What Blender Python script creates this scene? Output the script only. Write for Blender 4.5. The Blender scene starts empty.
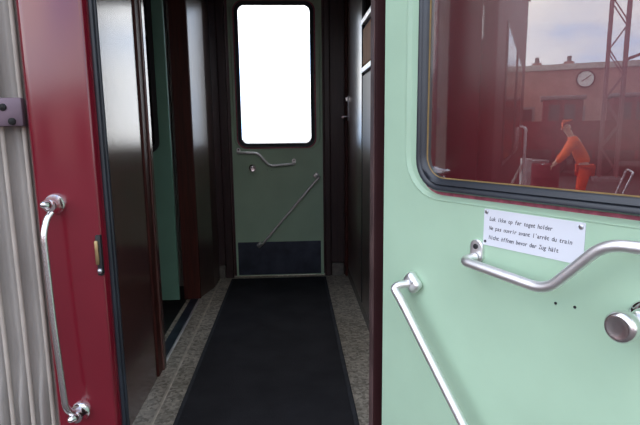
import bpy, bmesh, math, random
from mathutils import Vector, Matrix
random.seed(4)
SC = bpy.context.scene
COL = SC.collection
PI = math.pi

# ------------------------------------------------------------------ materials
def new_mat(name):
    m = bpy.data.materials.new(name); m.use_nodes = True
    nt = m.node_tree
    return m, nt, nt.nodes['Principled BSDF']

def mat(name, col, rough=.5, metal=0., coat=0., coat_rough=.08, var=0., vscale=6., stretch=(1, 1, 1), bump=0., bscale=60., col2=None, spec=.5, detail=5., rvar=0.):
    m, nt, b = new_mat(name)
    b.inputs['Base Color'].default_value = (*col, 1)
    b.inputs['Roughness'].default_value = rough
    b.inputs['Metallic'].default_value = metal
    b.inputs['Coat Weight'].default_value = coat
    b.inputs['Coat Roughness'].default_value = coat_rough
    b.inputs['Specular IOR Level'].default_value = spec
    tc = nt.nodes.new('ShaderNodeTexCoord'); mp = nt.nodes.new('ShaderNodeMapping')
    mp.inputs['Scale'].default_value = stretch
    nt.links.new(tc.outputs['Object'], mp.inputs['Vector'])
    if var or col2:
        n = nt.nodes.new('ShaderNodeTexNoise'); n.inputs['Scale'].default_value = vscale; n.inputs['Detail'].default_value = detail
        nt.links.new(mp.outputs['Vector'], n.inputs['Vector'])
        r = nt.nodes.new('ShaderNodeValToRGB')
        c2 = col2 or tuple(c * (1 - var) for c in col)
        c1 = col if col2 else tuple(min(1, c * (1 + var)) for c in col)
        r.color_ramp.elements[0].position = .35; r.color_ramp.elements[1].position = .65
        r.color_ramp.elements[0].color = (*c2, 1); r.color_ramp.elements[1].color = (*c1, 1)
        nt.links.new(n.outputs['Fac'], r.inputs['Fac']); nt.links.new(r.outputs['Color'], b.inputs['Base Color'])
        if rvar:
            mr = nt.nodes.new('ShaderNodeMapRange')
            mr.inputs['To Min'].default_value = max(0, rough - rvar); mr.inputs['To Max'].default_value = rough + rvar
            nt.links.new(n.outputs['Fac'], mr.inputs['Value']); nt.links.new(mr.outputs['Result'], b.inputs['Roughness'])
    if bump:
        n2 = nt.nodes.new('ShaderNodeTexNoise'); n2.inputs['Scale'].default_value = bscale; n2.inputs['Detail'].default_value = 3
        nt.links.new(mp.outputs['Vector'], n2.inputs['Vector'])
        bp = nt.nodes.new('ShaderNodeBump'); bp.inputs['Strength'].default_value = bump; bp.inputs['Distance'].default_value = .01
        nt.links.new(n2.outputs['Fac'], bp.inputs['Height']); nt.links.new(bp.outputs['Normal'], b.inputs['Normal'])
    return m

def glass_mat(name, tint=(.80, .81, .81), r0=.088):
    m = bpy.data.materials.new(name); m.use_nodes = True; nt = m.node_tree; nt.nodes.clear()
    out = nt.nodes.new('ShaderNodeOutputMaterial'); mix = nt.nodes.new('ShaderNodeMixShader')
    tr = nt.nodes.new('ShaderNodeBsdfTransparent'); tr.inputs['Color'].default_value = (*tint, 1)
    gl = nt.nodes.new('ShaderNodeBsdfGlossy'); gl.inputs['Roughness'].default_value = 0.0; gl.inputs['Color'].default_value = (1, 1, 1, 1)
    lw = nt.nodes.new('ShaderNodeLayerWeight'); lw.inputs['Blend'].default_value = .5
    p = nt.nodes.new('ShaderNodeMath'); p.operation = 'POWER'; p.inputs[1].default_value = 5
    ma = nt.nodes.new('ShaderNodeMath'); ma.operation = 'MULTIPLY_ADD'; ma.inputs[1].default_value = 1 - r0; ma.inputs[2].default_value = r0
    nt.links.new(lw.outputs['Facing'], p.inputs[0]); nt.links.new(p.outputs[0], ma.inputs[0]); nt.links.new(ma.outputs[0], mix.inputs['Fac'])
    nt.links.new(tr.outputs[0], mix.inputs[1]); nt.links.new(gl.outputs[0], mix.inputs[2]); nt.links.new(mix.outputs[0], out.inputs['Surface'])
    return m

M = {}
M['green'] = mat('green_paint', (.415, .595, .435), .38, var=.05, vscale=3.5, spec=.35, bump=.05, bscale=6, rvar=.08)
M['red'] = mat('red_paint', (.155, .0075, .018), .16, var=.12, vscale=2.2, bump=.05, bscale=5, rvar=.06, spec=.9)
M['red_old'] = mat('faded_red_paint', (.30, .045, .06), .6, var=.2, vscale=9)
M['red_smear'] = mat('red_primer', (.42, .10, .15), .6, var=.25, vscale=60)
M['wood'] = mat('varnished_wood', (.125, .050, .040), .19, col2=(.080, .032, .026), vscale=7, stretch=(9, 9, .6), bump=.02, bscale=12, spec=1.)
M['wood_satin'] = mat('satin_varnished_wood', (.075, .036, .028), .30, col2=(.050, .024, .018), vscale=7, stretch=(9, 9, .6), spec=1., coat=.5, coat_rough=.3)
M['wood_red'] = mat('reddish_varnished_wood', (.085, .018, .012), .5, col2=(.05, .012, .009), vscale=7, stretch=(9, 9, .6), spec=.3)
M['wood_dark'] = mat('dark_stained_wood', (.050, .027, .027), .3, col2=(.033, .018, .019), vscale=7, stretch=(9, 9, .6))
M['jamb'] = mat('maroon_lacquer', (.028, .009, .010), .55, spec=.12, var=.12, vscale=4, stretch=(3, 3, 1), bump=.08, bscale=30)
M['board'] = mat('brown_board', (.50, .24, .11), .7, spec=.15, var=.15, vscale=6, stretch=(6, 6, .7))
M['grey_trim'] = mat('grey_lino_trim', (.17, .155, .135), .6, var=.2, vscale=30)
M['alu'] = mat('satin_aluminium', (.90, .89, .89), .45, 1., var=.05, vscale=12)
M['satin_chrome'] = mat('satin_chrome', (.80, .78, .78), .27, 1., var=.03, vscale=10)
M['chrome'] = mat('chrome', (.82, .80, .82), .1, 1., var=.03, vscale=10)
M['steel'] = mat('worn_steel', (.55, .56, .58), .35, 1., var=.15, vscale=20)
M['brass'] = mat('worn_brass', (.55, .42, .22), .35, 1., var=.3, vscale=30)
M['kick'] = mat('blue_grey_steel_plate', (.055, .07, .10), .36, .5, var=.25, vscale=7, bump=.08, bscale=9)
M['rubber'] = mat('black_rubber', (.018, .022, .03), .34, var=.2, vscale=8)
M['rubber_dk'] = mat('matt_black_rubber', (.010, .011, .013), .6, var=.2, vscale=8)
M['runner'] = mat('charcoal_matting', (.040, .039, .045), .8, col2=(.028, .028, .032), vscale=5, bump=.6, bscale=260, spec=.2)
M['runner_edge'] = mat('grey_edge_binding', (.05, .052, .06), .7, var=.15, vscale=40, spec=.2)
M['canvas'] = mat('beige_grey_canvas', (.34, .315, .29), .75, col2=(.27, .25, .23), vscale=5, stretch=(3, 3, .7), bump=.15, bscale=60, spec=.2)
M['canvas_edge'] = mat('pale_canvas_binding', (.42, .375, .33), .75, var=.12, vscale=9, spec=.2)
M['seam'] = mat('olive_seam', (.17, .15, .10), .6, var=.2, vscale=10)
M['strap'] = mat('purple_grey_bracket', (.15, .105, .135), .45, .2, var=.15, vscale=14)
M['dark'] = mat('dark_metal', (.02, .02, .022), .5, .3, var=.2, vscale=10)
M['black'] = mat('soot_black', (.006, .006, .006), .8, var=.2, vscale=10)
M['edge_strip'] = mat('worn_pinkish_edge', (.10, .06, .058), .65, var=.3, vscale=9, spec=.15)
M['floor_strip'] = mat('pale_floor_strip', (.62, .56, .46), .5, var=.15, vscale=20)
M['ochre'] = mat('ochre_strip', (.22, .14, .045), .5, var=.2, vscale=20)
M['red_dull'] = mat('dull_red_paint', (.085, .008, .014), .5, var=.2, vscale=2, spec=.25)
M['green_shaded'] = mat('shaded_green_paint', (.15, .31, .235), .45, var=.05, vscale=3.5, spec=.3)  # door green with the shade of the gangway put into its colour
M['plate'] = mat('white_enamel', (.72, .74, .80), .35, var=.03, vscale=6)
M['ink'] = mat('black_ink', (.03, .03, .05), .6, var=.1, vscale=10)
M['concrete'] = mat('platform_asphalt', (.085, .07, .067), .9, spec=.1, col2=(.06, .05, .048), vscale=3, bump=.3, bscale=50)
M['gravel'] = mat('pale_gravel', (.62, .60, .56), .9, col2=(.45, .44, .41), vscale=1.4, bump=.3, bscale=30)
M['brick'] = mat('weathered_brick', (.42, .21, .18), .85, col2=(.34, .17, .145), vscale=1.2)
M['slate'] = mat('grey_roof_felt', (.16, .15, .15), .8, var=.15, vscale=2)
M['parapet'] = mat('pale_stone', (.45, .42, .38), .8, var=.1, vscale=3)
M['window_dark'] = mat('dark_window_pane', (.02, .022, .026), .1, var=.1, vscale=1)
M['mast'] = mat('red_oxide_mast', (.16, .055, .06), .6, var=.15, vscale=6)
M['white'] = mat('white_dial', (.75, .74, .70), .4, var=.03, vscale=4)
M['orange'] = mat('orange_workwear', (1., .13, .02), .7, var=.12, vscale=8, spec=.2)
M['orange_dk'] = mat('orange_work_trousers', (.85, .07, .012), .75, var=.15, vscale=8, spec=.2)
M['skin'] = mat('skin', (.55, .32, .23), .5, var=.06, vscale=12)
M['hair'] = mat('dark_hair', (.03, .02, .015), .6, var=.2, vscale=40)
M['boot'] = mat('black_leather', (.02, .018, .016), .45, var=.2, vscale=12)
M['tank'] = mat('maroon_machine_paint', (.13, .018, .024), .75, var=.25, vscale=5, spec=.1)
M['grey_paint'] = mat('grey_machine_paint', (.16, .13, .13), .6, var=.2, vscale=5)
M['glass'] = glass_mat('window_glass')
M['glass_dark'] = glass_mat('smoked_glass', (.16, .17, .17), .06)

def terrazzo(name):
    m, nt, b = new_mat(name)
    b.inputs['Roughness'].default_value = .30
    tc = nt.nodes.new('ShaderNodeTexCoord')
    v = nt.nodes.new('ShaderNodeTexVoronoi'); v.inputs['Scale'].default_value = 70
    n = nt.nodes.new('ShaderNodeTexNoise'); n.inputs['Scale'].default_value = 5; n.inputs['Detail'].default_value = 6
    nt.links.new(tc.outputs['Object'], v.inputs['Vector']); nt.links.new(tc.outputs['Object'], n.inputs['Vector'])
    r = nt.nodes.new('ShaderNodeValToRGB')
    e = r.color_ramp.elements
    e[0].position = 0; e[0].color = (.24, .21, .165, 1); e[1].position = 1; e[1].color = (.70, .64, .54, 1)
    k = e.new(.5); k.color = (.48, .43, .35, 1)
    sp = nt.nodes.new('ShaderNodeSeparateColor'); nt.links.new(v.outputs['Color'], sp.inputs['Color'])
    nt.links.new(sp.outputs['Red'], r.inputs['Fac'])
    mx = nt.nodes.new('ShaderNodeMix'); mx.data_type = 'RGBA'; mx.blend_type = 'MULTIPLY'; mx.inputs['Factor'].default_value = .6
    r2 = nt.nodes.new('ShaderNodeValToRGB'); r2.color_ramp.elements[0].color = (.55, .52, .48, 1); r2.color_ramp.elements[1].color = (1, 1, 1, 1)
    r2.color_ramp.elements[0].position = .35; r2.color_ramp.elements[1].position = .6
    nt.links.new(n.outputs['Fac'], r2.inputs['Fac'])
    nt.links.new(r.outputs['Color'], mx.inputs['A']); nt.links.new(r2.outputs['Color'], mx.inputs['B'])
    nt.links.new(mx.outputs['Result'], b.inputs['Base Color'])
    return m
M['terrazzo'] = terrazzo('speckled_terrazzo')

# ------------------------------------------------------------------ mesh helpers
def obj(name, bm, m, parent=None, smooth=None, label=None):
    bmesh.ops.recalc_face_normals(bm, faces=bm.faces)
    me = bpy.data.meshes.new(name); bm.to_mesh(me); bm.free()
    if m is not None: me.materials.append(m)
    if smooth is not None:
        for p in me.polygons: p.use_smooth = True
        me.set_sharp_from_angle(angle=math.radians(smooth))
    o = bpy.data.objects.new(name, me); COL.objects.link(o)
    if parent is not None: o.parent = parent
    if label: o['label'] = label
    return o

def thing(name, label, cat, loc=(0, 0, 0), rz=0, group=None):
    o = bpy.data.objects.new(name, None); COL.objects.link(o)
    o.empty_display_size = .1
    o.location = loc; o.rotation_euler = (0, 0, rz)
    return tag(o, label, cat, group)

def tag(o, label, cat, group=None):
    o['label'] = label; o['category'] = cat
    if group: o['group'] = group
    return o

def struct(name, bm, m, smooth=None, parent=None):
    o = obj(name, bm, m, parent, smooth)
    if parent is None: o['kind'] = 'structure'
    return o

def add_box(bm, lo, hi, bev=0., seg=2):
    lo, hi = Vector(lo), Vector(hi)
    r = bmesh.ops.create_cube(bm, size=1)
    bmesh.ops.scale(bm, vec=hi - lo, verts=r['verts'])
    bmesh.ops.translate(bm, vec=(lo + hi) / 2, verts=r['verts'])
    if bev:
        es = list({e for v in r['verts'] for e in v.link_edges})
        bmesh.ops.bevel(bm, geom=es, offset=bev, segments=seg, affect='EDGES', profile=.5)
    return bm

def box(lo, hi, bev=0., seg=2):
    return add_box(bmesh.new(), lo, hi, bev, seg)

def round_path(pts, rad, n=6):
    pts = [Vector(p) for p in pts]; out = [pts[0]]
    for i in range(1, len(pts) - 1):
        a, b, c = pts[i - 1], pts[i], pts[i + 1]
        d1, d2 = (a - b), (c - b)
        r = min(rad, d1.length * .48, d2.length * .48)
        p0, p1 = b + d1.normalized() * r, b + d2.normalized() * r
        for k in range(n + 1):
            t = k / n
            out.append(p0 * (1 - t) ** 2 + b * 2 * t * (1 - t) + p1 * t * t)
    out.append(pts[-1])
    return out

def add_tube(bm, pts, r, n=12, caps=True, closed=False):
    pts = [Vector(p) for p in pts]
    rs = r if isinstance(r, (list, tuple)) else [r] * len(pts)
    N = len(pts); rings = []
    t0 = (pts[1] - pts[0]).normalized()
    up = Vector((0, 0, 1)) if abs(t0.z) < .9 else Vector((1, 0, 0))
    x = t0.cross(up).normalized()
    for i, p in enumerate(pts):
        if closed: t = (pts[(i + 1) % N] - pts[i - 1]).normalized()
        elif i == 0: t = t0
        elif i == N - 1: t = (pts[-1] - pts[-2]).normalized()
        else: t = ((pts[i + 1] - p).normalized() + (p - pts[i - 1]).normalized()).normalized()
        x = (x - t * x.dot(t)).normalized(); y = t.cross(x)
        rings.append([bm.verts.new(p + (x * math.cos(2 * PI * k / n) + y * math.sin(2 * PI * k / n)) * rs[i]) for k in range(n)])
    for i in range(N if closed else N - 1):
        a, b = rings[i], rings[(i + 1) % N]
        for k in range(n): bm.faces.new((a[k], a[(k + 1) % n], b[(k + 1) % n], b[k]))
    if caps and not closed:
        bm.faces.new(rings[0][::-1]); bm.faces.new(rings[-1])
    return bm

def tube(pts, r, n=12, rad=0, caps=True):
    return add_tube(bmesh.new(), round_path(pts, rad) if rad else pts, r, n, caps)

def add_lathe(bm, prof, axis_o, axis_d, n=24):
    """prof = [(distance along the axis, radius)]"""
    o, d = Vector(axis_o), Vector(axis_d).normalized()
    up = Vector((0, 0, 1)) if abs(d.z) < .9 else Vector((1, 0, 0))
    x = d.cross(up).normalized(); y = d.cross(x)
    rings = []
    for h, r in prof:
        if r < 1e-6: rings.append([bm.verts.new(o + d * h)])
        else: rings.append([bm.verts.new(o + d * h + (x * math.cos(2 * PI * k / n) + y * math.sin(2 * PI * k / n)) * r) for k in range(n)])
    for a, b in zip(rings[:-1], rings[1:]):
        for k in range(n):
            k2 = (k + 1) % n
            if len(a) == 1 and len(b) == 1: continue
            if len(a) == 1: bm.faces.new((a[0], b[k], b[k2]))
            elif len(b) == 1: bm.faces.new((a[k], a[k2], b[0]))
            else: bm.faces.new((a[k], a[k2], b[k2], b[k]))
    if len(rings[0]) > 1: bm.faces.new(rings[0])
    if len(rings[-1]) > 1: bm.faces.new(rings[-1])
    return bm

def lathe(prof, o, d, n=24): return add_lathe(bmesh.new(), prof, o, d, n)

def prism(pts, z0, z1):
    """an outline in plan, raised from z0 to z1"""
    bm = bmesh.new()
    a = [bm.verts.new((p[0], p[1], z0)) for p in pts]; b = [bm.verts.new((p[0], p[1], z1)) for p in pts]
    n = len(pts)
    bm.faces.new(a[::-1]); bm.faces.new(b)
    for i in range(n): bm.faces.new((a[i], a[(i + 1) % n], b[(i + 1) % n], b[i]))
    return bm

def rrect(x0, x1, z0, z1, r, n=7):
    """counter-clockwise rounded rectangle in x, z"""
    out = []
    for cx, cz, a0 in ((x1 - r, z0 + r, -PI / 2), (x1 - r, z1 - r, 0), (x0 + r, z1 - r, PI / 2), (x0 + r, z0 + r, PI)):
        for k in range(n + 1):
            a = a0 + PI / 2 * k / n
            out.append((cx + r * math.cos(a), cz + r * math.sin(a)))
    return out

def ring_mesh(loops, m=1, closed=False):
    """loops = [(outline, y)] bridged one to the next"""
    bm = bmesh.new(); rings = []
    for pts, y in loops: rings.append([bm.verts.new((m * p[0], y, p[1])) for p in pts])
    pairs = list(zip(rings[:-1], rings[1:]))
    if closed: pairs.append((rings[-1], rings[0]))
    for a, b in pairs:
        n = len(a)
        for k in range(n): bm.faces.new((a[k], a[(k + 1) % n], b[(k + 1) % n], b[k]))
    return bm, rings

def fill_between(bm, ring_verts, outer_pts, y, m=1):
    """a flat face at depth y between a vertex ring and a rectangle around it; returns the rectangle's vertices"""
    ov = [bm.verts.new((m * p[0], y, p[1])) for p in outer_pts]
    es = [bm.edges.new((ov[i], ov[(i + 1) % len(ov)])) for i in range(len(ov))]
    for i in range(len(ring_verts)):
        e = bm.edges.get((ring_verts[i], ring_verts[(i + 1) % len(ring_verts)]))
        es.append(e)
    bmesh.ops.triangle_fill(bm, edges=es, use_beauty=True)
    return ov

def disc_text(lines, x0, z_tops, pitch, size, y):
    """fixed-pitch lettering as flat mesh letters, in x, z"""
    bm = bmesh.new(); cache = {}
    for line, zt in zip(lines, z_tops):
        for i, ch in enumerate(line):
            if ch == ' ': continue
            if ch not in cache:
                cu = bpy.data.curves.new('glyph', 'FONT'); cu.body = ch; cu.size = size; cu.align_x = 'CENTER'; cu.resolution_u = 3
                cu.offset = .00018
                ob = bpy.data.objects.new('glyph', cu); COL.objects.link(ob)
                bpy.context.view_layer.update()
                me = bpy.data.meshes.new_from_object(ob.evaluated_get(bpy.context.evaluated_depsgraph_get()))
                cache[ch] = ([v.co.copy() for v in me.vertices], [tuple(p.vertices) for p in me.polygons])
                bpy.data.objects.remove(ob); bpy.data.curves.remove(cu); bpy.data.meshes.remove(me)
            vs, fs = cache[ch]
            w = max((v.x for v in vs), default=0) - min((v.x for v in vs), default=0)
            sx = min(1, pitch * .92 / w) if w > 0 else 1
            nv = [bm.verts.new((x0 + (i + .5) * pitch + v.x * sx + v.y * .12, y, zt + v.y)) for v in vs]
            for f in fs:
                try: bm.faces.new([nv[k] for k in f])
                except ValueError: pass
    return bm

# ------------------------------------------------------------------ carriage doors (both outer doors are one design)
SURF = 0.0      # inner face of the leaf is local y = 0; the viewer inside the coach is at local -y
def carriage_door(m, loc, rz, label, near):
    t = thing('train_door', label, 'door', loc, rz)
    u0, u1, z0, z1 = (-.072 if near else -.005), .752, (-.02 if near else .012), 2.42
    gx0, gx1, gz0, gz1 = .090, .668, 1.152, 2.25
    th = .026
    # leaf with a pressed rim round the window opening
    def rr(d, r): return rrect(gx0 - d, gx1 + d, gz0 - d, gz1 + d, r)
    def r2(dl, db, r): return rrect(gx0 - dl, gx1 + dl * .85, gz0 - db, gz1 + db, r)
    loops = [(rr(.046, .085), th), (rr(.008, .055), .012), (rr(.008, .055), .0065), (rr(.034, .075), .0065), (r2(.070, .044, .10), .0050), (r2(.076, .049, .105), .0010), (r2(.079, .0515, .108), -.0014), (r2(.082, .0535, .11), -.0014), (r2(.0855, .0555, .112), .0)]
    bm, rings = ring_mesh(loops, m)
    rect = [(u0, z0), (u1, z0), (u1, z1), (u0, z1)]
    fo = fill_between(bm, rings[-1], rect, 0, m)
    bo = fill_between(bm, rings[0], rect, th, m)
    for i in range(4): bm.faces.new((fo[i], fo[(i + 1) % 4], bo[(i + 1) % 4], bo[i]))
    obj('leaf', bm, M['green'], t, 11)
    # red outer skin on the far side of the leaf
    bm, rings = ring_mesh([(rr(.046, .085), th + .0005), (rr(.046, .085), th + .005)], m)
    sk = fill_between(bm, rings[1], rect, th + .005, m); s2 = fill_between(bm, rings[0], rect, th + .0005, m)
    for i in range(4): bm.faces.new((sk[i], sk[(i + 1) % 4], s2[(i + 1) % 4], s2[i]))
    obj('outer_skin', bm, M['red'], t, label='dark red outside skin of the door')
    # smear of red undercoat that shows round the seal
    bm, rings = ring_mesh([(rr(.043, .081), .0061), (rr(.037, .078), .0035), (rr(.029, .07), .0030)], m)
    obj('undercoat_line', bm, M['red_smear'], t, 40)
    # rubber seal
    prof = [(.031, .006), (.031, -.012), (.027, -.019), (.020, -.0195), (.0165, -.016), (.013, -.019), (.004, -.0165), (.0, -.012), (-.0005, -.0086), (.0005, .004), (.007, .007)]
    bm, rings = ring_mesh([(rr(d, max(.02, .055 + d * .6)), y) for d, y in prof], m)
    obj('window_seal', bm, M['rubber'], t, 50)
    bm, rings = ring_mesh([(rr(.0015, .052), -.0088), (rr(.0005, .05), -.0115), (rr(-.0022, .048), -.0115), (rr(-.0026, .048), -.0088)], m)
    obj('glazing_strip', bm, M['ochre'], t, 40, label='thin ochre strip round the pane')
    # pane
    bm = bmesh.new()
    for y in (-.0085, -.0045):
        bm.faces.new([bm.verts.new((m * p[0], y, p[1])) for p in rr(.004, .05)])
    bm.verts.ensure_lookup_table(); k = len(bm.verts) // 2
    for i in range(k): bm.faces.new((bm.verts[i], bm.verts[(i + 1) % k], bm.verts[k + (i + 1) % k], bm.verts[k + i]))
    obj('window_pane', bm, M['glass'], t)
    X = lambda u: m * u
    # S-shaped grab bar: low at the hinge side, high at the lock side
    b0, b1 = (.240, .986), (.70, 1.083)
    path = [(X(b0[0] - .001), -.012, b0[1] - .002), (X(b0[0] + .002), -.054, b0[1] - .002), (X(.441), -.06, .970), (X(.538), -.06, 1.076), (X(b1[0]), -.054, b1[1]), (X(b1[0]), -.012, b1[1])]
    pp = round_path(path, .032, 7)
    bar = obj('grab_bar', tube(pp, .0104, 14), M['alu'], t, 60, label='satin aluminium S-shaped grab bar')
    for (u, z) in ((b0[0], b0[1] + .008), (b1[0], b1[1] + .006)):
        bm = bmesh.new()
        pts = rrect(X(u) - .0165, X(u) + .0165, z - .022, z + .030, .0155, 6)
        a = [bm.verts.new((p[0], -.0002, p[1])) for p in pts]
        b = [bm.verts.new((p[0], -.0065, p[1])) for p in pts]
        c = [bm.verts.new((X(u) + (p[0] - X(u)) * .86, -.0085, z + .002 + (p[1] - z - .002) * .93)) for p in pts]
        n = len(pts); bm.faces.new(a); bm.faces.new(c)
        for q, w in ((a, b), (b, c)):
            for i in range(n): bm.faces.new((q[i], q[(i + 1) % n], w[(i + 1) % n], w[i]))
        pl = obj('mounting_plate', bm, M['alu'], bar, 40)
        obj('screw', lathe([(0, .0062), (.0022, .006), (.003, .003), (.003, 0)], (X(u), -.0084, z + .015), (0, -1, 0), 12), M['dark'], bar, label='dark screw head')
    # sloping rail from the hinge side down to the lock side
    r0, r1 = Vector((X(.030), -.055, .873)), Vector((X(.526), -.055, .30))
    dr = (r1 - r0).normalized(); pr = Vector((-dr.z, 0, dr.x)) * (1 if m > 0 else -1)
    path = [r0 + Vector((X(.022), .042, .004)), r0 + Vector((X(.006), .010, .003)), r0 + Vector((0, 0, -.006)), r0 + dr * .05, r1 - dr * .03, r1, r1 + Vector((X(.02), .045, -.01))]
    rail = obj('sloping_rail', tube(round_path(path, .022, 6), .0104, 14), M['alu'], t, 60, label='satin aluminium rail sloping down across the door')
    for c, zz in ((r0, 1), (r1, -1)):
        cx, cz = c.x + X(.024 if zz > 0 else .02), c.z + (.008 if zz > 0 else -.01)
        bm = bmesh.new(); rad = .025
        add_box(bm, (cx - rad, -.026, cz - .020), (cx + rad, -.0002, cz + .020), .011, 4)
        bmesh.ops.rotate(bm, cent=(cx, -.008, cz), matrix=Matrix.Rotation(X(.75), 3, 'Y'), verts=bm.verts)
        obj('bracket', bm, M['alu'], rail, 40)
        obj('screw', lathe([(0, .005), (.002, .0048), (.0028, .003), (.0028, 0)], (cx + X(.008), -.0258, cz + .004), (0, -1, 0), 12), M['steel'], rail, label='steel screw head')
    # round turning knob by the lock
    ku, kz = X(.590), .951
    kb = obj('lock_knob', lathe([(0, .0155), (.050, .0155), (.053, .018), (.057, .0215), (.064, .0252), (.074, .0266), (.083, .0256), (.0875, .0225), (.0885, .019), (.0875, .0165), (.088, .006), (.0876, 0)], (ku, -.001, kz), (X(-.10), -1, -.02), 32), M['satin_chrome'], t, 45, label='round chrome turning knob')
    obj('collar', lathe([(0, .030), (.005, .030), (.009, .027), (.012, .020), (.030, .0185), (.034, .0165), (.034, .011)], (ku, -.0002, kz), (0, -1, 0), 28), M['chrome'], kb, 45)
    for u, z in ((.465, .932), (.427, .929)):
        obj('screw', lathe([(0, .003), (.0012, .0028), (.0014, 0)], (X(u), -.0001, z), (0, -1, 0), 10), M['dark'], t, label='small black screw')
    # kick plate
    bm = box((min(X(.02), X(.735)), -.004, .02), (max(X(.02), X(.735)), -.0003, .312), .0015, 1)
    kp = obj('kick_plate', bm, M['kick'], t, label='blue-grey steel kick plate')
    if near:
        bm = bmesh.new()
        s = .0042
        cs = [(.2535, 1.0145), (.4745, 1.0145), (.4745, 1.0945), (.2535, 1.0955)]
        ou = rrect(.2535, .4745, 1.0150, 1.0950, .003, 3)
        a = [bm.verts.new((p[0], -.0002, p[1])) for p in ou]; b = [bm.verts.new((p[0], -.0016, p[1])) for p in ou]
        bm.faces.new(a); bm.faces.new(b)
        for i in range(len(ou)): bm.faces.new((a[i], a[(i + 1) % len(ou)], b[(i + 1) % len(ou)], b[i]))
        sg = obj('notice_plate', bm, M['plate'], t, label='white three-line notice plate in Danish, French and German')
        obj('lettering', disc_text(['Luk ikke op før toget holder', 'Ne pas ouvrir avant l\'arrêt du train', 'Nicht öffnen bevor der Zug hält'], .2675, (1.0705, 1.0505, 1.0300), .00512, .0124, -.00175), M['ink'], sg, label='small black lettering')
        for u, z, k, rr_ in ((.2605, 1.0885, 'steel', .0045), (.4665, 1.0865, 'steel', .005), (.2590, 1.0235, 'ink', .0032)):
            obj('rivet', lathe([(0, rr_), (.0015, rr_ * .9), (.0022, rr_ * .5), (.0023, 0)], (u, -.0016, z), (0, -1, 0), 14), M[k], sg)
    return t

HX, HY = .2808, 1.2829
near_door = carriage_door(1, (HX, HY, 0), -(PI / 2 - .5563), 'pale green train door swung open on the right, window and notice plate in it', True)
far_door = carriage_door(-1, (.247, 4.29, 0), 0, 'closed green train door at the far end of the vestibule, glaring white window', False)

# ------------------------------------------------------------------ the coach: setting
YO, YI, YF = 1.365, 1.45, 4.29          # outer skin, inner face of the front wall, far wall
XL, XR = -.727, .462                    # side walls of the vestibule
CEIL = 2.46
struct('floor', box((XL - .1, 1.40, -.12), (XR + .06, YF + .09, 0)), M['terrazzo'])
struct('ceiling', box((XL - .1, YO + .01, CEIL), (XR + .06, YF + .09, CEIL + .06)), M['wood_dark'])
# front wall, right of the doorway: red side of the coach
struct('wall_front_right', box((.262, YO + .003, -.25), (5.5, YI, 3.1)), M['red'])
struct('wall_front_lintel', box((-.512, YO + .004, 2.44), (.262, YI, 3.1)), M['red'])
# left of the doorway: the corner post with its rounded outer corner and rebated door edge
pts = [(-.69, 1.426)]
for k in range(7):
    a = PI + PI / 2 * k / 6
    pts.append((-.664 + .026 * math.cos(a), 1.391 + .026 * math.sin(a)))
for k in range(5):
    a = -PI / 2 + PI / 2 * k / 4 * .75
    pts.append((-.529 + .010 * math.cos(a), 1.375 + .010 * math.sin(a)))
pts += [(-.5165, 1.385), (-.5165, 1.426), (-.60, 1.426)]
struct('wall_front_left', prism(pts, -.3, 3.1), M['red'], 40)
# roof so that daylight enters only by the openings
struct('trim_roof', box((-.70, YO + .02, 3.1), (5.5, YF + .06, 3.16)), M['grey_trim'])
struct('trim_end_right', box((5.4, YI, -.2), (5.5, YF, 3.1)), M['wood_dark'])
# door stop and lining on the left
bm = bmesh.new()
for x, y, r in ((-.5135, 1.403, .0080), (-.5090, 1.418, .0065)):
    add_tube(bm, [(x, y, -.1), (x, y, 2.43)], r, 12)
struct('trim_seal_left', bm, M['rubber'], 60)
struct('trim_jamb_left', box((-.60, 1.4275, -.02), (-.5265, 1.4695, 2.44), .003), M['wood_dark'])
struct('trim_jamb_right', box((.2245, 1.385, -.05), (.2565, 1.452, 2.44), .004), M['jamb'])
struct('trim_edge_strip_right', box((.2210, 1.388, -.05), (.2243, 1.45, 2.44), .001, 1), M['edge_strip'])
# inner front wall stubs
struct('wall_front_inner_left', box((-.690, 1.472, 0), (-.535, 1.49, CEIL)), M['wood'])
struct('wall_front_inner_right', box((.232, 1.454, 0), (XR + .05, 1.47, CEIL)), M['wood'])
# left (end) wall with the gangway opening
GO0, GO1 = 2.63, 3.775
struct('wall_left', box((XL - .09, 1.49, 0), (XL, GO0 - .12, CEIL)), M['wood'])
struct('wall_left_far', prism([(XL - .09, GO1), (XL, GO1), (-.662, 4.03), (-.655, YF + .02), (XL - .09, YF + .02)], 0, CEIL), M['wood_satin'])
struct('wall_left_lintel', box((XL - .09, GO0 - .12, 2.30), (XL, GO1, CEIL)), M['wood_dark'])
# opening trim
struct('trim_opening_near', box((XL - .09, GO0 - .119, 0), (XL + .008, GO0 - .05, 2.30), .004, 3), M['wood_red'])
struct('trim_opening_edge', box((XL - .09, GO0 - .049, 0), (XL + .018, GO0, 2.30), .006, 3), M['wood'])
struct('trim_opening_far', box((XL - .12, GO1 - .035, 0), (XL + .006, GO1 - .001, 2.30), .008, 3), M['wood_red'])
struct('trim_threshold', box((XL - .07, GO0 + .01, -.01), (XL - .012, GO1 - .04, .008), .003, 1), M['kick'])
struct('trim_threshold_strip', box((XL - .010, GO0 + .02, .0), (XL + .006, GO1 - .04, .010), .004, 2), M['alu'])
# right wall: compartment side
struct('wall_right', box((XR + .012, 1.47, 0), (XR + .06, YF + .02, CEIL)), M['wood_dark'])
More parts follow.
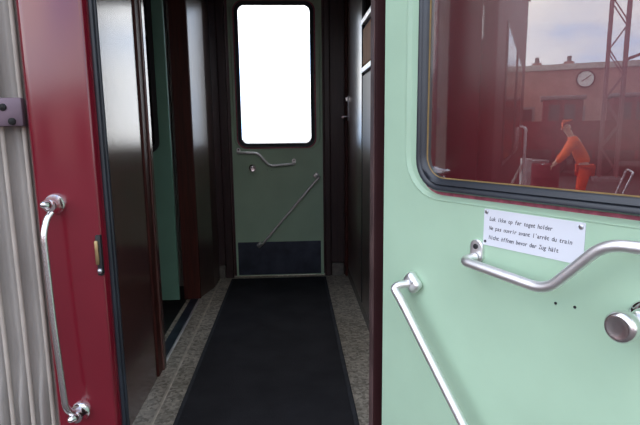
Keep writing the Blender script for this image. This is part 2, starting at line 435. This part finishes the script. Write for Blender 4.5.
# far wall round the door
struct('wall_far_left', box((XL - .09, YF + .012, -.1), (-.530, YF + .09, 2.6)), M['wood_dark'])
struct('wall_far_right', box((.268, YF + .012, -.1), (XR + .06, YF + .09, 2.6)), M['wood_dark'])
struct('wall_far_lintel', box((-.530, YF + .012, 2.435), (.268, YF + .09, 3.1)), M['wood_dark'])
struct('wall_far_right_outer', box((XR + .06, YF + .012, -.2), (5.5, YF + .06, 3.1)), M['red'])
struct('trim_far_post_left', box((-.600, YF - .022, 0), (-.528, YF + .012, 2.435), .010, 3), M['wood_dark'])
struct('trim_far_post_right', box((.262, YF - .022, 0), (.318, YF + .012, 2.435), .010, 3), M['wood_dark'])
for i, (lo, hi) in enumerate((((-.56, YF + .054, -.1), (-.478, YF + .088, 2.6)), ((.222, YF + .054, -.1), (.30, YF + .088, 2.6)), ((-.478, YF + .054, -.1), (.222, YF + .088, .06)), ((-.478, YF + .054, 2.38), (.222, YF + .088, 2.6)))):
    struct('trim_door_stop_%d' % (i + 1), box(lo, hi), M['wood_dark'])
struct('trim_far_corner', box((.435, YF - .045, 0), (.462, YF + .010, CEIL), .006, 2), M['wood_red'])
struct('baseboard_far_left', box((-.654, YF - .030, 0), (-.602, YF + .010, .115), .008, 2), M['grey_trim'])
struct('baseboard_far_right', box((.320, YF - .030, 0), (.424, YF + .010, .115), .008, 2), M['grey_trim'])
struct('baseboard_right', box((XR - .006, 1.48, 0), (XR + .011, YF - .05, .075), .004, 2), M['grey_trim'])
struct('trim_floor_left', box((-.648, 1.5, 0), (-.634, YF - .04, .006), .0025, 2), M['floor_strip'])

# runner
t = thing('floor_runner', 'long charcoal matting runner down the middle of the vestibule floor', 'runner', (0, 0, 0))
obj('mat', box((-.527, 1.48, .0), (.243, 4.225, .009), .002, 1), M['runner'], t)
for lo, hi in (((-.545, 1.48, 0), (-.5265, 4.225, .011)), ((.2425, 1.48, 0), (.264, 4.225, .011))):
    obj('edge_binding', box(lo, hi, .004, 2), M['runner_edge'], t, label='grey edge binding')

# compartment door on the right
t = thing('compartment_door', 'dark varnished wooden door in the right-hand wall with a lever handle', 'door', (XR, 3.8, 0))
obj('leaf', box((-.006, -.445, .08), (.010, .41, 2.30), .003, 2), M['wood_satin'], t, 40)
hp = obj('handle_plate', box((-.012, .345, 1.33), (-.005, .385, 1.53), .002, 2), M['steel'], t, label='steel handle plate')
obj('lever_handle', tube([(-.010, .365, 1.365), (-.062, .365, 1.365), (-.064, .345, 1.364), (-.066, .235, 1.358)], .009, 12, .015), M['chrome'], hp, 60)
obj('keyhole_cover', lathe([(0, .012), (.003, .011), (.004, 0)], (-.012, .365, 1.46), (-1, 0, 0), 16), M['chrome'], hp, 40)
obj('thumb_turn', box((-.030, .359, 1.485), (-.011, .371, 1.52), .003, 2), M['chrome'], hp)

# partition panel nearer the doorway with a glazed top, a brown board and two pale ledges
t = thing('partition_panel', 'glazed wooden partition with two pale ledges, right wall beside the doorway', 'partition', (XR, 2.9, 0))
obj('lower_panel', box((-.006, -.60, .08), (.010, .430, 1.60), .003, 2), M['wood_satin'], t, 40)
obj('board', box((-.004, -.60, 1.665), (.010, .430, 1.885), .002, 1), M['board'], t, label='brown board between the ledges')
obj('top_glazing', box((.002, -.60, 1.945), (.009, .430, 2.35), .001, 1), M['glass_dark'], t)
obj('gap_strip', box((-.010, .433, .08), (.010, .447, 2.36), .003, 2), M['dark'], t, label='black strip in place of the dark gap')  # solid strip, its dark colour stands in for the shaded gap
for z in (1.625, 1.918):
    bm = bmesh.new()
    add_box(bm, (-.013, -.60, z - .006), (.008, .430, z + .016), .004, 2)
    add_box(bm, (-.016, -.60, z - .010), (-.011, .430, z + .022), .002, 2)
    obj('ledge', bm, M['alu'], t, 40, label='pale aluminium ledge')

# ------------------------------------------------------------------ grab handle and lock plate on the corner post
t = thing('grab_handle', 'tall chrome grab handle on the red corner post left of the doorway', 'handrail', (-.63, 1.365, .79))
Pz = .79
def P(x, y, z): return (x + .63, y - 1.365, z - Pz)
bar = tube([P(-.628, 1.332, 1.062), P(-.634, 1.318, 1.050), P(-.640, 1.303, 1.010), P(-.637, 1.303, .78), P(-.628, 1.303, .53), P(-.622, 1.320, .505), P(-.618, 1.340, .495)], .0088, 14, .03)
obj('bar', bar, M['satin_chrome'], t, 60)
for x, z, s in ((-.630, 1.081, 1), (-.615, .487, 1)):
    ro = obj('rosette', lathe([(0, .028), (.006, .028), (.012, .0255), (.016, .021), (.034, .019), (.040, .016), (.042, 0)], P(x, 1.3652, z), (0, -1, 0), 28), M['chrome'], t, 45)
    obj('cap_nut', lathe([(0, .0125), (.010, .0125), (.013, .0105), (.020, .0085), (.025, .0045), (.0265, 0)], P(x - .002, 1.325, z + .004), (-.18, -1, .12), 6 if s < 0 else 18), M['chrome'], ro, 40)
t = thing('strike_plate', 'worn brass strike plate on the red door post edge', 'lock', (-.5240, 1.369, .935))
obj('plate', box((-.0105, -.012, -.052), (.004, .003, .060), .003, 2), M['dark'], t, 40)
obj('latch', box((-.013, -.016, -.022), (-.002, -.004, .046), .004, 2), M['brass'], t, 40, label='worn brass latch tongue')
obj('bolt', lathe([(0, .008), (.006, .007), (.009, .004), (.010, 0)], (-.003, -.010, -.038), (.1, -1, 0), 14), M['steel'], t, 40)

# ------------------------------------------------------------------ gangway: bellows, the green door folded back in it, the next coach
t = thing('gangway_bellows', 'pleated beige-grey gangway bellows at the left edge, between the coaches', 'bellows', (-1.05, 1.46, 0))
def bellow_wall(y0, sgn):
    bm = bmesh.new(); rows = []
    xs = [-.692 - i * .0035 for i in range(188)]
    zs = [-.25, .1, .3, .42, .48, .52, .56, .62, .8, 1.2, 1.6, 2.0, 2.5]
    pit = .0585
    for z in zs:
        k = min(1, max(0, (.60 - z) / .14))
        row = []
        for x in xs:
            ph = ((x + .728) / pit) % 1.0; d = min(ph, 1 - ph)
            bead = math.exp(-(d / .085) ** 2) * .016
            bulge = (.5 - math.cos(2 * PI * ph) * .5) * .034
            sag = .0025 * math.sin(2 * PI * ph * 2 + 1)
            row.append(bm.verts.new((x + 1.05, y0 - sgn * (bead * (1 - .5 * k) + bulge * k + sag), z)))
        rows.append(row)
    for a, b in zip(rows[:-1], rows[1:]):
        for i in range(len(xs) - 1): bm.faces.new((a[i], a[i + 1], b[i + 1], b[i]))
    r = bmesh.ops.extrude_face_region(bm, geom=bm.faces[:])
    bmesh.ops.translate(bm, vec=(0, sgn * .006, 0), verts=[v for v in r['geom'] if isinstance(v, bmesh.types.BMVert)])
    return bm
obj('near_curtain', bellow_wall(-.006, 1), M['canvas'], t, 70)
obj('far_curtain', bellow_wall(2.70, -1), M['canvas'], t, 70)
obj('top_curtain', box((-.34, .0, 2.5), (.225, 2.72, 2.52)), M['canvas'], t)
for i in range(11):
    x = -.728 - i * .0585
    obj('piping', tube([(x + 1.05, -.024, .62), (x + 1.05, -.024, 2.48)] if 0 else [(x + 1.05, -.030, -.24), (x + 1.05, -.030, .40), (x + 1.05, -.026, .56), (x + 1.05, -.024, .70), (x + 1.05, -.024, 2.48)], .0062, 10), M['canvas_edge'], t, 60, label='pale rounded piping')
obj('edge_seam', tube([(.354, -.032, -.2), (.354, -.032, 2.4)], .006, 10), M['seam'], t, 60, label='olive edge seam')
br = obj('bracket', box((.10, -.060, 1.285), (.340, -.034, 1.36), .006, 2), M['strap'], t, 40, label='purple-grey steel bracket')
for x, z in ((.292, 1.335), (.312, 1.298)):
    obj('bolt', lathe([(0, .010), (.006, .009), (.009, .004), (.010, 0)], (x, -.059, z), (0, -1, 0), 12), M['black'], br, 40)

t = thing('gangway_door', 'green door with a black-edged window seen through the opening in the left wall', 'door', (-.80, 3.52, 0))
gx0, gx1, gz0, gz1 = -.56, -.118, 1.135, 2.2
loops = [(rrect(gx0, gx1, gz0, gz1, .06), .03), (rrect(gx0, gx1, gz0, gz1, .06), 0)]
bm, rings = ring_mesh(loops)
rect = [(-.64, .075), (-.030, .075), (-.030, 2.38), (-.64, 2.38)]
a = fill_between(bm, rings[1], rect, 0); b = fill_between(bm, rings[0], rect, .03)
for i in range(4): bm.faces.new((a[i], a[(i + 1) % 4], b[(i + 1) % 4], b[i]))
obj('leaf', bm, M['green_shaded'], t, 40)
bm, rings = ring_mesh([(rrect(gx0 - .016, gx1 + .016, gz0 - .016, gz1 + .016, .075), -.0005), (rrect(gx0 - .014, gx1 + .014, gz0 - .014, gz1 + .014, .073), -.012), (rrect(gx0 + .012, gx1 - .012, gz0 + .012, gz1 - .012, .05), -.012), (rrect(gx0 + .016, gx1 - .016, gz0 + .016, gz1 - .016, .05), .008)])
obj('window_seal', bm, M['rubber_dk'], t, 40)
bm = bmesh.new(); pts = rrect(gx0 + .001, gx1 - .001, gz0 + .001, gz1 - .001, .06)
a = [bm.verts.new((p[0], .010, p[1])) for p in pts]; b = [bm.verts.new((p[0], .016, p[1])) for p in pts]
bm.faces.new(a); bm.faces.new(b)
for i in range(len(pts)): bm.faces.new((a[i], a[(i + 1) % len(pts)], b[(i + 1) % len(pts)], b[i]))
obj('window_pane', bm, M['glass_dark'], t, label='dark window pane')
struct('floor_gangway', box((-1.42, 1.52, -.10), (XL - .09, 4.15, -.02)), M['dark'])

t = thing('railway_coach', 'dark red railway coach coupled on beyond the bellows, mirrored in the door window', 'railway coach', (-3.9, 2.8, 0))
XA, XB, YC = -6.3, -1.40, 1.19
def cx(x): return x + 3.9
def cy(y): return y - 2.8
obj('side_wall', box((cx(XA), cy(YC), -.25), (cx(XB), cy(YC + .08), 2.95), .03, 3), M['red_dull'], t, 40)
obj('far_side_wall', box((cx(XA), cy(4.28), -.25), (cx(XB), cy(4.36), 2.95), .03, 3), M['red_dull'], t, 40)
obj('end_wall', box((cx(XB - .06), cy(YC + .085), -.25), (cx(XB), cy(2.4), 2.5)), M['red_dull'], t)
obj('outer_end_wall', box((cx(XA), cy(YC + .085), -.25), (cx(XA + .06), cy(4.275), 2.5)), M['red_dull'], t)
pr_ = []
for k in range(13):
    a = PI * k / 12
    pr_.append((cy(2.775) - 1.61 * math.cos(a), 2.95 + .55 * math.sin(a)))
bm = bmesh.new()
A = [bm.verts.new((cx(XA), p[0], p[1])) for p in pr_]; B = [bm.verts.new((cx(XB), p[0], p[1])) for p in pr_]
bm.faces.new(A); bm.faces.new(B)
for i in range(len(A)): bm.faces.new((A[i], A[(i + 1) % len(A)], B[(i + 1) % len(A)], B[i]))
obj('roof', bm, M['grey_paint'], t, 40, label='grey curved roof')
obj('underframe', box((cx(XA + .2), cy(1.5), -.75), (cx(XB - .1), cy(4.1), -.251), .02), M['dark'], t)
for x in (-4.9, -3.3):
    w = obj('window', box((cx(x), cy(YC - .008), 1.0), (cx(x + 1.2), cy(YC - .0005), 1.95), .004), M['rubber'], t)
    obj('pane', box((cx(x + .04), cy(YC - .012), 1.04), (cx(x + 1.16), cy(YC - .0085), 1.91)), M['window_dark'], w)
for x in (-6.15, -5.4):
    obj('handrail', tube([(cx(x), cy(YC), .45), (cx(x), cy(YC - .06), .47), (cx(x), cy(YC - .06), 1.25), (cx(x), cy(YC), 1.27)], .011, 10, .03), M['alu'], t, 60, label='bare metal handrail')
obj('waist_rail', box((cx(XA + .02), cy(YC - .015), .70), (cx(XB - .02), cy(YC - .0005), .74), .004), M['parapet'], t, label='pale waist band')

# ------------------------------------------------------------------ ground
GZ = -.42
struct('floor_platform', box((-60, -40, GZ - .2), (20, 1.26, GZ)), M['concrete'])
struct('floor_yard', box((-90, 1.30, GZ - 1.2), (90, 130, GZ - .75)), M['gravel'])

# ------------------------------------------------------------------ the station yard mirrored in the door's window
t = thing('station_shed', 'long low brick station shed with pale parapet, mirrored in the open door window', 'building', (-28.4, -6, GZ))
obj('wall', box((-6, -18, 0), (0, 9.5, 4.55)), M['brick'], t)
obj('parapet', box((-6.2, -18.2, 4.551), (.15, 9.7, 4.85), .03), M['parapet'], t)
obj('plinth', box((.001, -18, 0), (.08, 9.5, .5)), M['grey_paint'], t)
for y in (-15, -11, -7, -3, 1.2, 5.6, 8.0):
    w = obj('window', box((.001, y - .75, 1.0), (.06, y + .75, 2.7), .01), M['grey_paint'], t)
    obj('pane', box((.061, y - .62, 1.12), (.07, y + .62, 2.58)), M['window_dark'], w)
for y in (-12.5, 5.7, 7.3):
    ch = obj('chimney', box((-1.6, y - .25, 4.851), (-1.1, y + .25, 5.10), .02), M['brick'], t)
    obj('chimney_pot', lathe([(0, .12), (.3, .10)], (-1.35, y, 5.101), (0, 0, 1), 12), M['slate'], ch, 40)
ck = obj('clock', lathe([(0, .45), (.12, .45), (.14, .42), (.14, .38), (.10, .38)], (.071, 4.95, 4.04), (1, 0, 0), 32), M['dark'], t, 40, label='round white-faced station clock')
obj('dial', lathe([(0, .379), (.004, .379)], (.172, 4.95, 4.04), (1, 0, 0), 32), M['white'], ck)
for a, l in ((.9, .30), (-2.1, .20)):
    bm = box((.179, 4.93, 4.01), (.183, 4.97, 4.04 + l)); bmesh.ops.rotate(bm, cent=(.18, 4.95, 4.04), matrix=Matrix.Rotation(a, 3, 'X'), verts=bm.verts)
    obj('hand', bm, M['dark'], ck)

t = thing('unseen_shed', 'added dark shed behind the camera, unseen but for its faint reflection in the red corner post', 'building', (-6, -19, GZ))  # unseen building added to cut the sky sheen low on the corner post
obj('wall', box((-17, -3, 0), (17, 0, 3.2)), M['brick'], t)
obj('roof', prism([(-17.3, -3.3), (17.3, -3.3), (17.3, .35), (-17.3, .35)], 3.201, 3.45), M['slate'], t)
obj('plinth', box((-17, .001, 0), (17, .06, .4)), M['grey_paint'], t)
for x in (-13, -6.5, 0, 6.5, 13):
    d = obj('sliding_door', box((x - 1.2, .001, .41), (x + 1.2, .07, 2.7), .01), M['tank'], t)
    obj('rail', box((x - 1.5, .001, 2.71), (x + 1.5, .10, 2.80)), M['dark'], d)

t = thing('lattice_mast', 'tall red lattice mast in the yard, mirrored at the right of the door window', 'mast', (-16.33, -1.03, GZ))
hw = .23; HT = 7.0
corners = [(-hw, -hw), (-hw, hw), (hw, -hw), (hw, hw)]
for x, y in corners: obj('leg', box((x - .035, y - .035, 0), (x + .035, y + .035, HT)), M['mast'], t)
bm_n = 9
for s in (-1, 1):
    for k in range(bm_n):
        z0, z1 = .3 + k * .72, .3 + (k + 1) * .72
        a, b = ((s * hw, -hw, z0), (s * hw, hw, z1)) if k % 2 == 0 else ((s * hw, hw, z0), (s * hw, -hw, z1))
        obj('brace', tube([a, b], .02, 6), M['mast'], t)
        a, b = ((-hw, s * hw, z0), (hw, s * hw, z1)) if k % 2 == 0 else ((hw, s * hw, z0), (-hw, s * hw, z1))
        obj('brace', tube([a, b], .02, 6), M['mast'], t)
obj('foot', box((-.4, -.4, -.02), (.4, .4, .12), .02), M['grey_paint'], t)
obj('arm', tube([(0, -hw, 3.6), (0, -2.6, 4.5)], .045, 8), M['mast'], t)

def railcar(loc, label):
    t = thing('shunting_tractor', label, 'rail vehicle', loc)
    obj('cab', box((-.9, -.75, .75), (.9, .75, 2.75), .06, 3), M['tank'], t, 40)
    obj('cab_roof', box((-1.0, -.85, 2.751), (1.0, .85, 2.90), .05, 3), M['grey_paint'], t, 40)
    obj('bonnet', box((.901, -.55, .75), (2.1, .55, 1.75), .10, 4), M['tank'], t, 40)
    obj('frame', box((-1.3, -.8, .42), (2.3, .8, .749), .03), M['dark'], t)
    for y in (-.45, .12):
        w = obj('window', box((.901, y - .02, 1.90), (.925, y + .40, 2.55), .005), M['dark'], t)
        obj('pane', box((.9251, y + .04, 1.96), (.932, y + .34, 2.49)), M['window_dark'], w)
    for x in (-.7, 1.5):
        for y in (-.62, .62):
            obj('wheel', lathe([(-.05, .36), (0, .40), (.05, .36), (.06, .12), (.09, .10)], (x, y, .40), (0, 1 if y > 0 else -1, 0), 24), M['dark'], t, 40)
    for y in (-.3, .3):
        obj('headlamp', lathe([(0, .09), (.06, .09), (.07, .07)], (2.101, y, 1.35), (1, 0, 0), 16), M['alu'], t, 40)
    return t
railcar((-22.6, .15, GZ), 'dark maroon rail vehicle under the clock, square cab window, mirrored in the door window')
railcar((-22.0, -2.3, GZ), 'dark maroon rail vehicle behind the lattice mast, mirrored in the door window')

t = thing('ballast_wagon', 'long low maroon ballast wagon in front of the shed, mirrored in the door window', 'wagon', (-18.35, -1.5, GZ))
for lo, hi, nm in (((1.0, -6, .9), (1.06, 3.2, 1.85), 'side_board'), ((-1.06, -6, .9), (-1.0, 3.2, 1.85), 'side_board'), ((-.999, -6, .9), (.999, -5.94, 1.85), 'end_board'), ((-.999, 3.14, .9), (.999, 3.2, 1.85), 'end_board'), ((-1.06, -6, .6), (1.06, 3.2, .899), 'frame')):
    obj(nm, box(lo, hi, .01), M['dark'] if nm == 'frame' else M['tank'], t)
for y in (-5.2, -4, -2.8, -1.6, -.4, .8, 2.0, 2.9): obj('stanchion', box((1.061, y - .05, .62), (1.12, y + .05, 1.83), .01), M['grey_paint' if 0 else 'tank'], t)
for y in (-4.8, -3.4, .6, 2.0):
    for x in (-.75, .75): obj('wheel', lathe([(-.06, .40), (0, .44), (.06, .40), (.07, .12), (.10, .10)], (x, y, .44), (1 if x > 0 else -1, 0, 0), 24), M['dark'], t, 40)

def drum(loc, label, mm, s=1.):
    t = thing('steel_drum', label, 'drum', loc, 0, 'steel drums on the platform')
    h = .88 * s
    obj('body', lathe([(0, .28 * s), (.02, .29 * s), (h * .33, .285 * s), (h * .34, .297 * s), (h * .36, .285 * s), (h * .66, .285 * s), (h * .67, .297 * s), (h * .69, .285 * s), (h - .02, .29 * s), (h, .28 * s), (h - .015, .27 * s), (h - .015, 0)], (0, 0, 0), (0, 0, 1), 28), mm, t, 40)
    obj('bung', lathe([(0, .035), (.02, .03), (.022, 0)], (.12, .05, h - .0155), (0, 0, 1), 12), M['steel'], t, 40)
drum((-10.6, .80, GZ), 'maroon steel drum left of the worker in the mirrored yard', M['tank'])
drum((-11.9, 1.0, GZ), 'dark grey steel drum standing farther behind the maroon one in the mirror', M['grey_paint'])
t = thing('handcart', 'two-wheeled platform handcart in front of the worker, mirrored in the door window', 'handcart', (-8.1, .22, GZ))
obj('deck', box((-.35, -.55, .42), (.35, .55, .50), .01), M['tank'], t)
for y in (-.30, .30):
    w = obj('wheel', bmesh.new(), M['rubber_dk'], t)
    bm = bmesh.new(); add_tube(bm, [(.40, y + .24 * math.cos(2 * PI * k / 28), .27 + .24 * math.sin(2 * PI * k / 28)) for k in range(28)], .028, 8, closed=True)
    bm.to_mesh(w.data); bm.free()
    bm = bmesh.new()
    for k in range(6):
        a = PI * k / 6
        add_tube(bm, [(.40, y - .24 * math.cos(a), .27 - .24 * math.sin(a)), (.40, y + .24 * math.cos(a), .27 + .24 * math.sin(a))], .008, 6)
    obj('spokes', bm, M['steel'], w)
obj('handle', tube([(-.30, -.50, .46), (-.34, -.66, .95), (.34, -.66, .95), (.30, -.50, .46)], .016, 10, .06), M['steel'], t, 60)
obj('axle', tube([(.40, -.33, .27), (.40, .33, .27)], .015, 8), M['steel'], t, 60)

# ------------------------------------------------------------------ the worker in orange
def skin_mesh(nodes, edges, sub=2):
    """nodes = [(position, radius)]; grows one continuous surface"""
    me = bpy.data.meshes.new('skeleton'); me.from_pydata([n[0] for n in nodes], edges, [])
    ob = bpy.data.objects.new('skeleton', me); COL.objects.link(ob)
    md = ob.modifiers.new('skin', 'SKIN'); md.use_smooth_shade = True
    s = ob.modifiers.new('sub', 'SUBSURF'); s.levels = sub; s.render_levels = sub
    for i, n in enumerate(nodes):
        r = n[1] if isinstance(n[1], tuple) else (n[1], n[1])
        me.skin_vertices[0].data[i].radius = r
        me.skin_vertices[0].data[i].use_root = (i == 0)
    bpy.context.view_layer.update()
    r = bpy.data.meshes.new_from_object(ob.evaluated_get(bpy.context.evaluated_depsgraph_get()))
    bpy.data.objects.remove(ob)
    return r
def mesh_obj(name, me, m, parent, label=None):
    me.materials.clear(); me.materials.append(m); me.name = name
    for p in me.polygons: p.use_smooth = True
    o = bpy.data.objects.new(name, me); COL.objects.link(o); o.parent = parent
    if label: o['label'] = label
    return o
# bends forward at the hips towards +y, feet apart, both arms reaching down in front
pe = thing('person', 'person in orange jacket and trousers bending forward, mirrored in the door window', 'person', (-9.42, .12, GZ))
hip = (0, 0, .93); waist = (0, .07, 1.10); chest = (0, .20, 1.33); neckb = (0, .27, 1.47); neck = (0, .315, 1.545); head = (0, .36, 1.635); crown = (0, .375, 1.73)
nodes = [(hip, (.145, .11)), (waist, (.13, .10)), (chest, (.15, .11)), (neckb, .07), (neck, .055), (head, (.085, .095)), (crown, .06)]
edges = [(0, 1), (1, 2), (2, 3), (3, 4), (4, 5), (5, 6)]
arms, legs = [], []
for s in (-1, 1):
    sh = (s * .185, .24, 1.42); el = (s * .235, .36, 1.16); wr = (s * .16, .52, .98); pm = (s * .15, .565, .935)
    i = len(nodes); nodes += [(sh, .062), (el, .046), (wr, .031), (pm, (.038, .022))]
    edges += [(2, i), (i, i + 1), (i + 1, i + 2), (i + 2, i + 3)]
    kn = (s * .12, .06, .50); an = (s * .13, -.02, .09); toe = (s * .145, .14, .045)
    j = len(nodes); nodes += [((s * .10, 0, .88), .095), (kn, .062), (an, .042), (toe, .04)]
    edges += [(0, j), (j, j + 1), (j + 1, j + 2), (j + 2, j + 3)]
body = mesh_obj('body', skin_mesh(nodes, edges), M['skin'], pe)
for s in (-1, 1):
    for f, (dx, ln) in enumerate(((-.027, .072), (-.009, .082), (.009, .077), (.026, .060))):
        b0 = Vector((s * .15 + dx, .575, .925)); k1 = b0 + Vector((0, .020, -ln * .5)); k2 = k1 + Vector((0, -.006, -ln * .5))
        mesh_obj('finger', skin_mesh([(b0, .010), (k1, .009), (k2, .0075)], [(0, 1), (1, 2)], 1), M['skin'], body)
    b0 = Vector((s * .15 - s * .030, .55, .95)); k1 = b0 + Vector((-s * .020, .020, -.030)); k2 = k1 + Vector((-s * .004, .018, -.028))
    mesh_obj('thumb', skin_mesh([(b0, .012), (k1, .010), (k2, .008)], [(0, 1), (1, 2)], 1), M['skin'], body)
for s in (-1, 1):
    obj('eye', lathe([(0, 0), (.004, .008), (.010, .011), (.016, .008), (.018, 0)], (s * .034, .440, 1.655), (0, 1, -.1), 12), M['dark'], body, 40)
    obj('ear', lathe([(-.010, .016), (0, .030), (.010, .024), (.012, 0)], (s * .086, .355, 1.64), (s, 0, 0), 12), M['skin'], body, 60)
obj('nose', lathe([(0, .018), (.018, .014), (.030, .006), (.032, 0)], (0, .438, 1.628), (0, 1, -.25), 10), M['skin'], body, 60)
obj('mouth', box((-.026, .432, 1.585), (.026, .446, 1.593), .003), M['tank'], body)
jn = [(hip, (.175, .14)), (waist, (.175, .135)), (chest, (.195, .145)), (neckb, (.105, .10))]; je = [(0, 1), (1, 2), (2, 3)]
for s in (-1, 1):
    i = len(jn); jn += [((s * .19, .24, 1.42), .092), ((s * .238, .36, 1.16), .074), ((s * .165, .505, .995), .056)]
    je += [(2, i), (i, i + 1), (i + 1, i + 2)]
mesh_obj('jacket', skin_mesh(jn, je), M['orange'], pe, 'bright orange jacket')
tn = [(hip, (.165, .13))]; te = []
for s in (-1, 1):
    i = len(tn); tn += [((s * .105, 0, .86), .115), ((s * .122, .06, .50), .088), ((s * .13, -.015, .12), .078)]
    te += [(0, i), (i, i + 1), (i + 1, i + 2)]
mesh_obj('trousers', skin_mesh(tn, te), M['orange_dk'], pe, 'orange work trousers')
for s in (-1, 1):
    mesh_obj('boot', skin_mesh([((s * .13, -.03, .11), .056), ((s * .13, -.03, .055), .055), ((s * .138, .07, .05), .05), ((s * .146, .16, .042), .042)], [(0, 1), (1, 2), (2, 3)]), M['boot'], pe, 'black work boot')
mesh_obj('cap', skin_mesh([((0, .345, 1.70), (.092, .10)), ((0, .36, 1.765), .06), ((0, .46, 1.705), (.06, .02))], [(0, 1), (0, 2)]), M['orange'], pe, 'orange cap')
mesh_obj('hair', skin_mesh([((0, .30, 1.66), (.080, .06)), ((0, .285, 1.60), (.065, .04))], [(0, 1)]), M['hair'], pe, 'dark hair')

# ------------------------------------------------------------------ sky
w = bpy.data.worlds.new('overcast_sky'); SC.world = w; w.use_nodes = True
nt = w.node_tree; nt.nodes.clear()
out = nt.nodes.new('ShaderNodeOutputWorld'); bg = nt.nodes.new('ShaderNodeBackground')
tc = nt.nodes.new('ShaderNodeTexCoord'); mp = nt.nodes.new('ShaderNodeMapping'); mp.inputs['Scale'].default_value = (1, 1, 3.0); mp.inputs['Location'].default_value = (.3, 1.9, .4)
n = nt.nodes.new('ShaderNodeTexNoise'); n.inputs['Scale'].default_value = 2.6; n.inputs['Detail'].default_value = 7; n.inputs['Roughness'].default_value = .52
r = nt.nodes.new('ShaderNodeValToRGB'); e = r.color_ramp.elements
e[0].position = .38; e[0].color = (.42, .62, .95, 1); e[1].position = .62; e[1].color = (1.0, .98, .97, 1)
k = e.new(.47); k.color = (.78, .82, .92, 1)
nt.links.new(tc.outputs['Generated'], mp.inputs['Vector']); nt.links.new(mp.outputs['Vector'], n.inputs['Vector']); nt.links.new(n.outputs['Fac'], r.inputs['Fac'])
nt.links.new(r.outputs['Color'], bg.inputs['Color']); bg.inputs['Strength'].default_value = 2.6
sx = nt.nodes.new('ShaderNodeSeparateXYZ'); nt.links.new(tc.outputs['Generated'], sx.inputs['Vector'])
mr = nt.nodes.new('ShaderNodeMapRange'); mr.interpolation_type = 'SMOOTHSTEP'
mr.inputs['From Min'].default_value = -.2; mr.inputs['From Max'].default_value = .9; mr.inputs['To Min'].default_value = 2.3; mr.inputs['To Max'].default_value = 6.8
nt.links.new(sx.outputs['Y'], mr.inputs['Value']); ml = nt.nodes.new('ShaderNodeMapRange'); ml.interpolation_type = 'SMOOTHSTEP'
ml.inputs['From Min'].default_value = 0; ml.inputs['From Max'].default_value = -.9; ml.inputs['To Min'].default_value = 0; ml.inputs['To Max'].default_value = 1.8
nt.links.new(sx.outputs['X'], ml.inputs['Value'])
ad = nt.nodes.new('ShaderNodeMath'); ad.operation = 'ADD'
nt.links.new(mr.outputs['Result'], ad.inputs[0]); nt.links.new(ml.outputs['Result'], ad.inputs[1]); nt.links.new(ad.outputs[0], bg.inputs['Strength'])
nt.links.new(bg.outputs[0], out.inputs['Surface'])

# ------------------------------------------------------------------ camera
cd = bpy.data.cameras.new('camera'); cam = bpy.data.objects.new('camera', cd); COL.objects.link(cam)
cd.sensor_fit = 'HORIZONTAL'; cd.sensor_width = 36; cd.lens = 506.48 / 640 * 36; cd.clip_start = .02; cd.clip_end = 500
p, y, ro = .164, .0518, -.0115
F = Vector((math.sin(y) * math.cos(p), math.cos(y) * math.cos(p), -math.sin(p)))
R = Vector((math.cos(y), -math.sin(y), 0)); U = R.cross(F)
R2 = R * math.cos(ro) + U * math.sin(ro); U2 = -R * math.sin(ro) + U * math.cos(ro)
mw = Matrix.Identity(4)
for i in range(3):
    mw[i][0] = R2[i]; mw[i][1] = U2[i]; mw[i][2] = -F[i]
mw[0][3], mw[1][3], mw[2][3] = 0, 0, 1.27
cam.matrix_world = mw
SC.camera = cam
SC.view_settings.view_transform = 'Standard'; SC.view_settings.look = 'None'
SC.view_settings.exposure = 0; SC.view_settings.gamma = 1
SC.view_settings.use_curve_mapping = False
SC.cycles.use_denoising = True
SC.cycles.max_bounces = 10; SC.cycles.diffuse_bounces = 5; SC.cycles.glossy_bounces = 5; SC.cycles.transparent_max_bounces = 16
SC.cycles.caustics_reflective = True
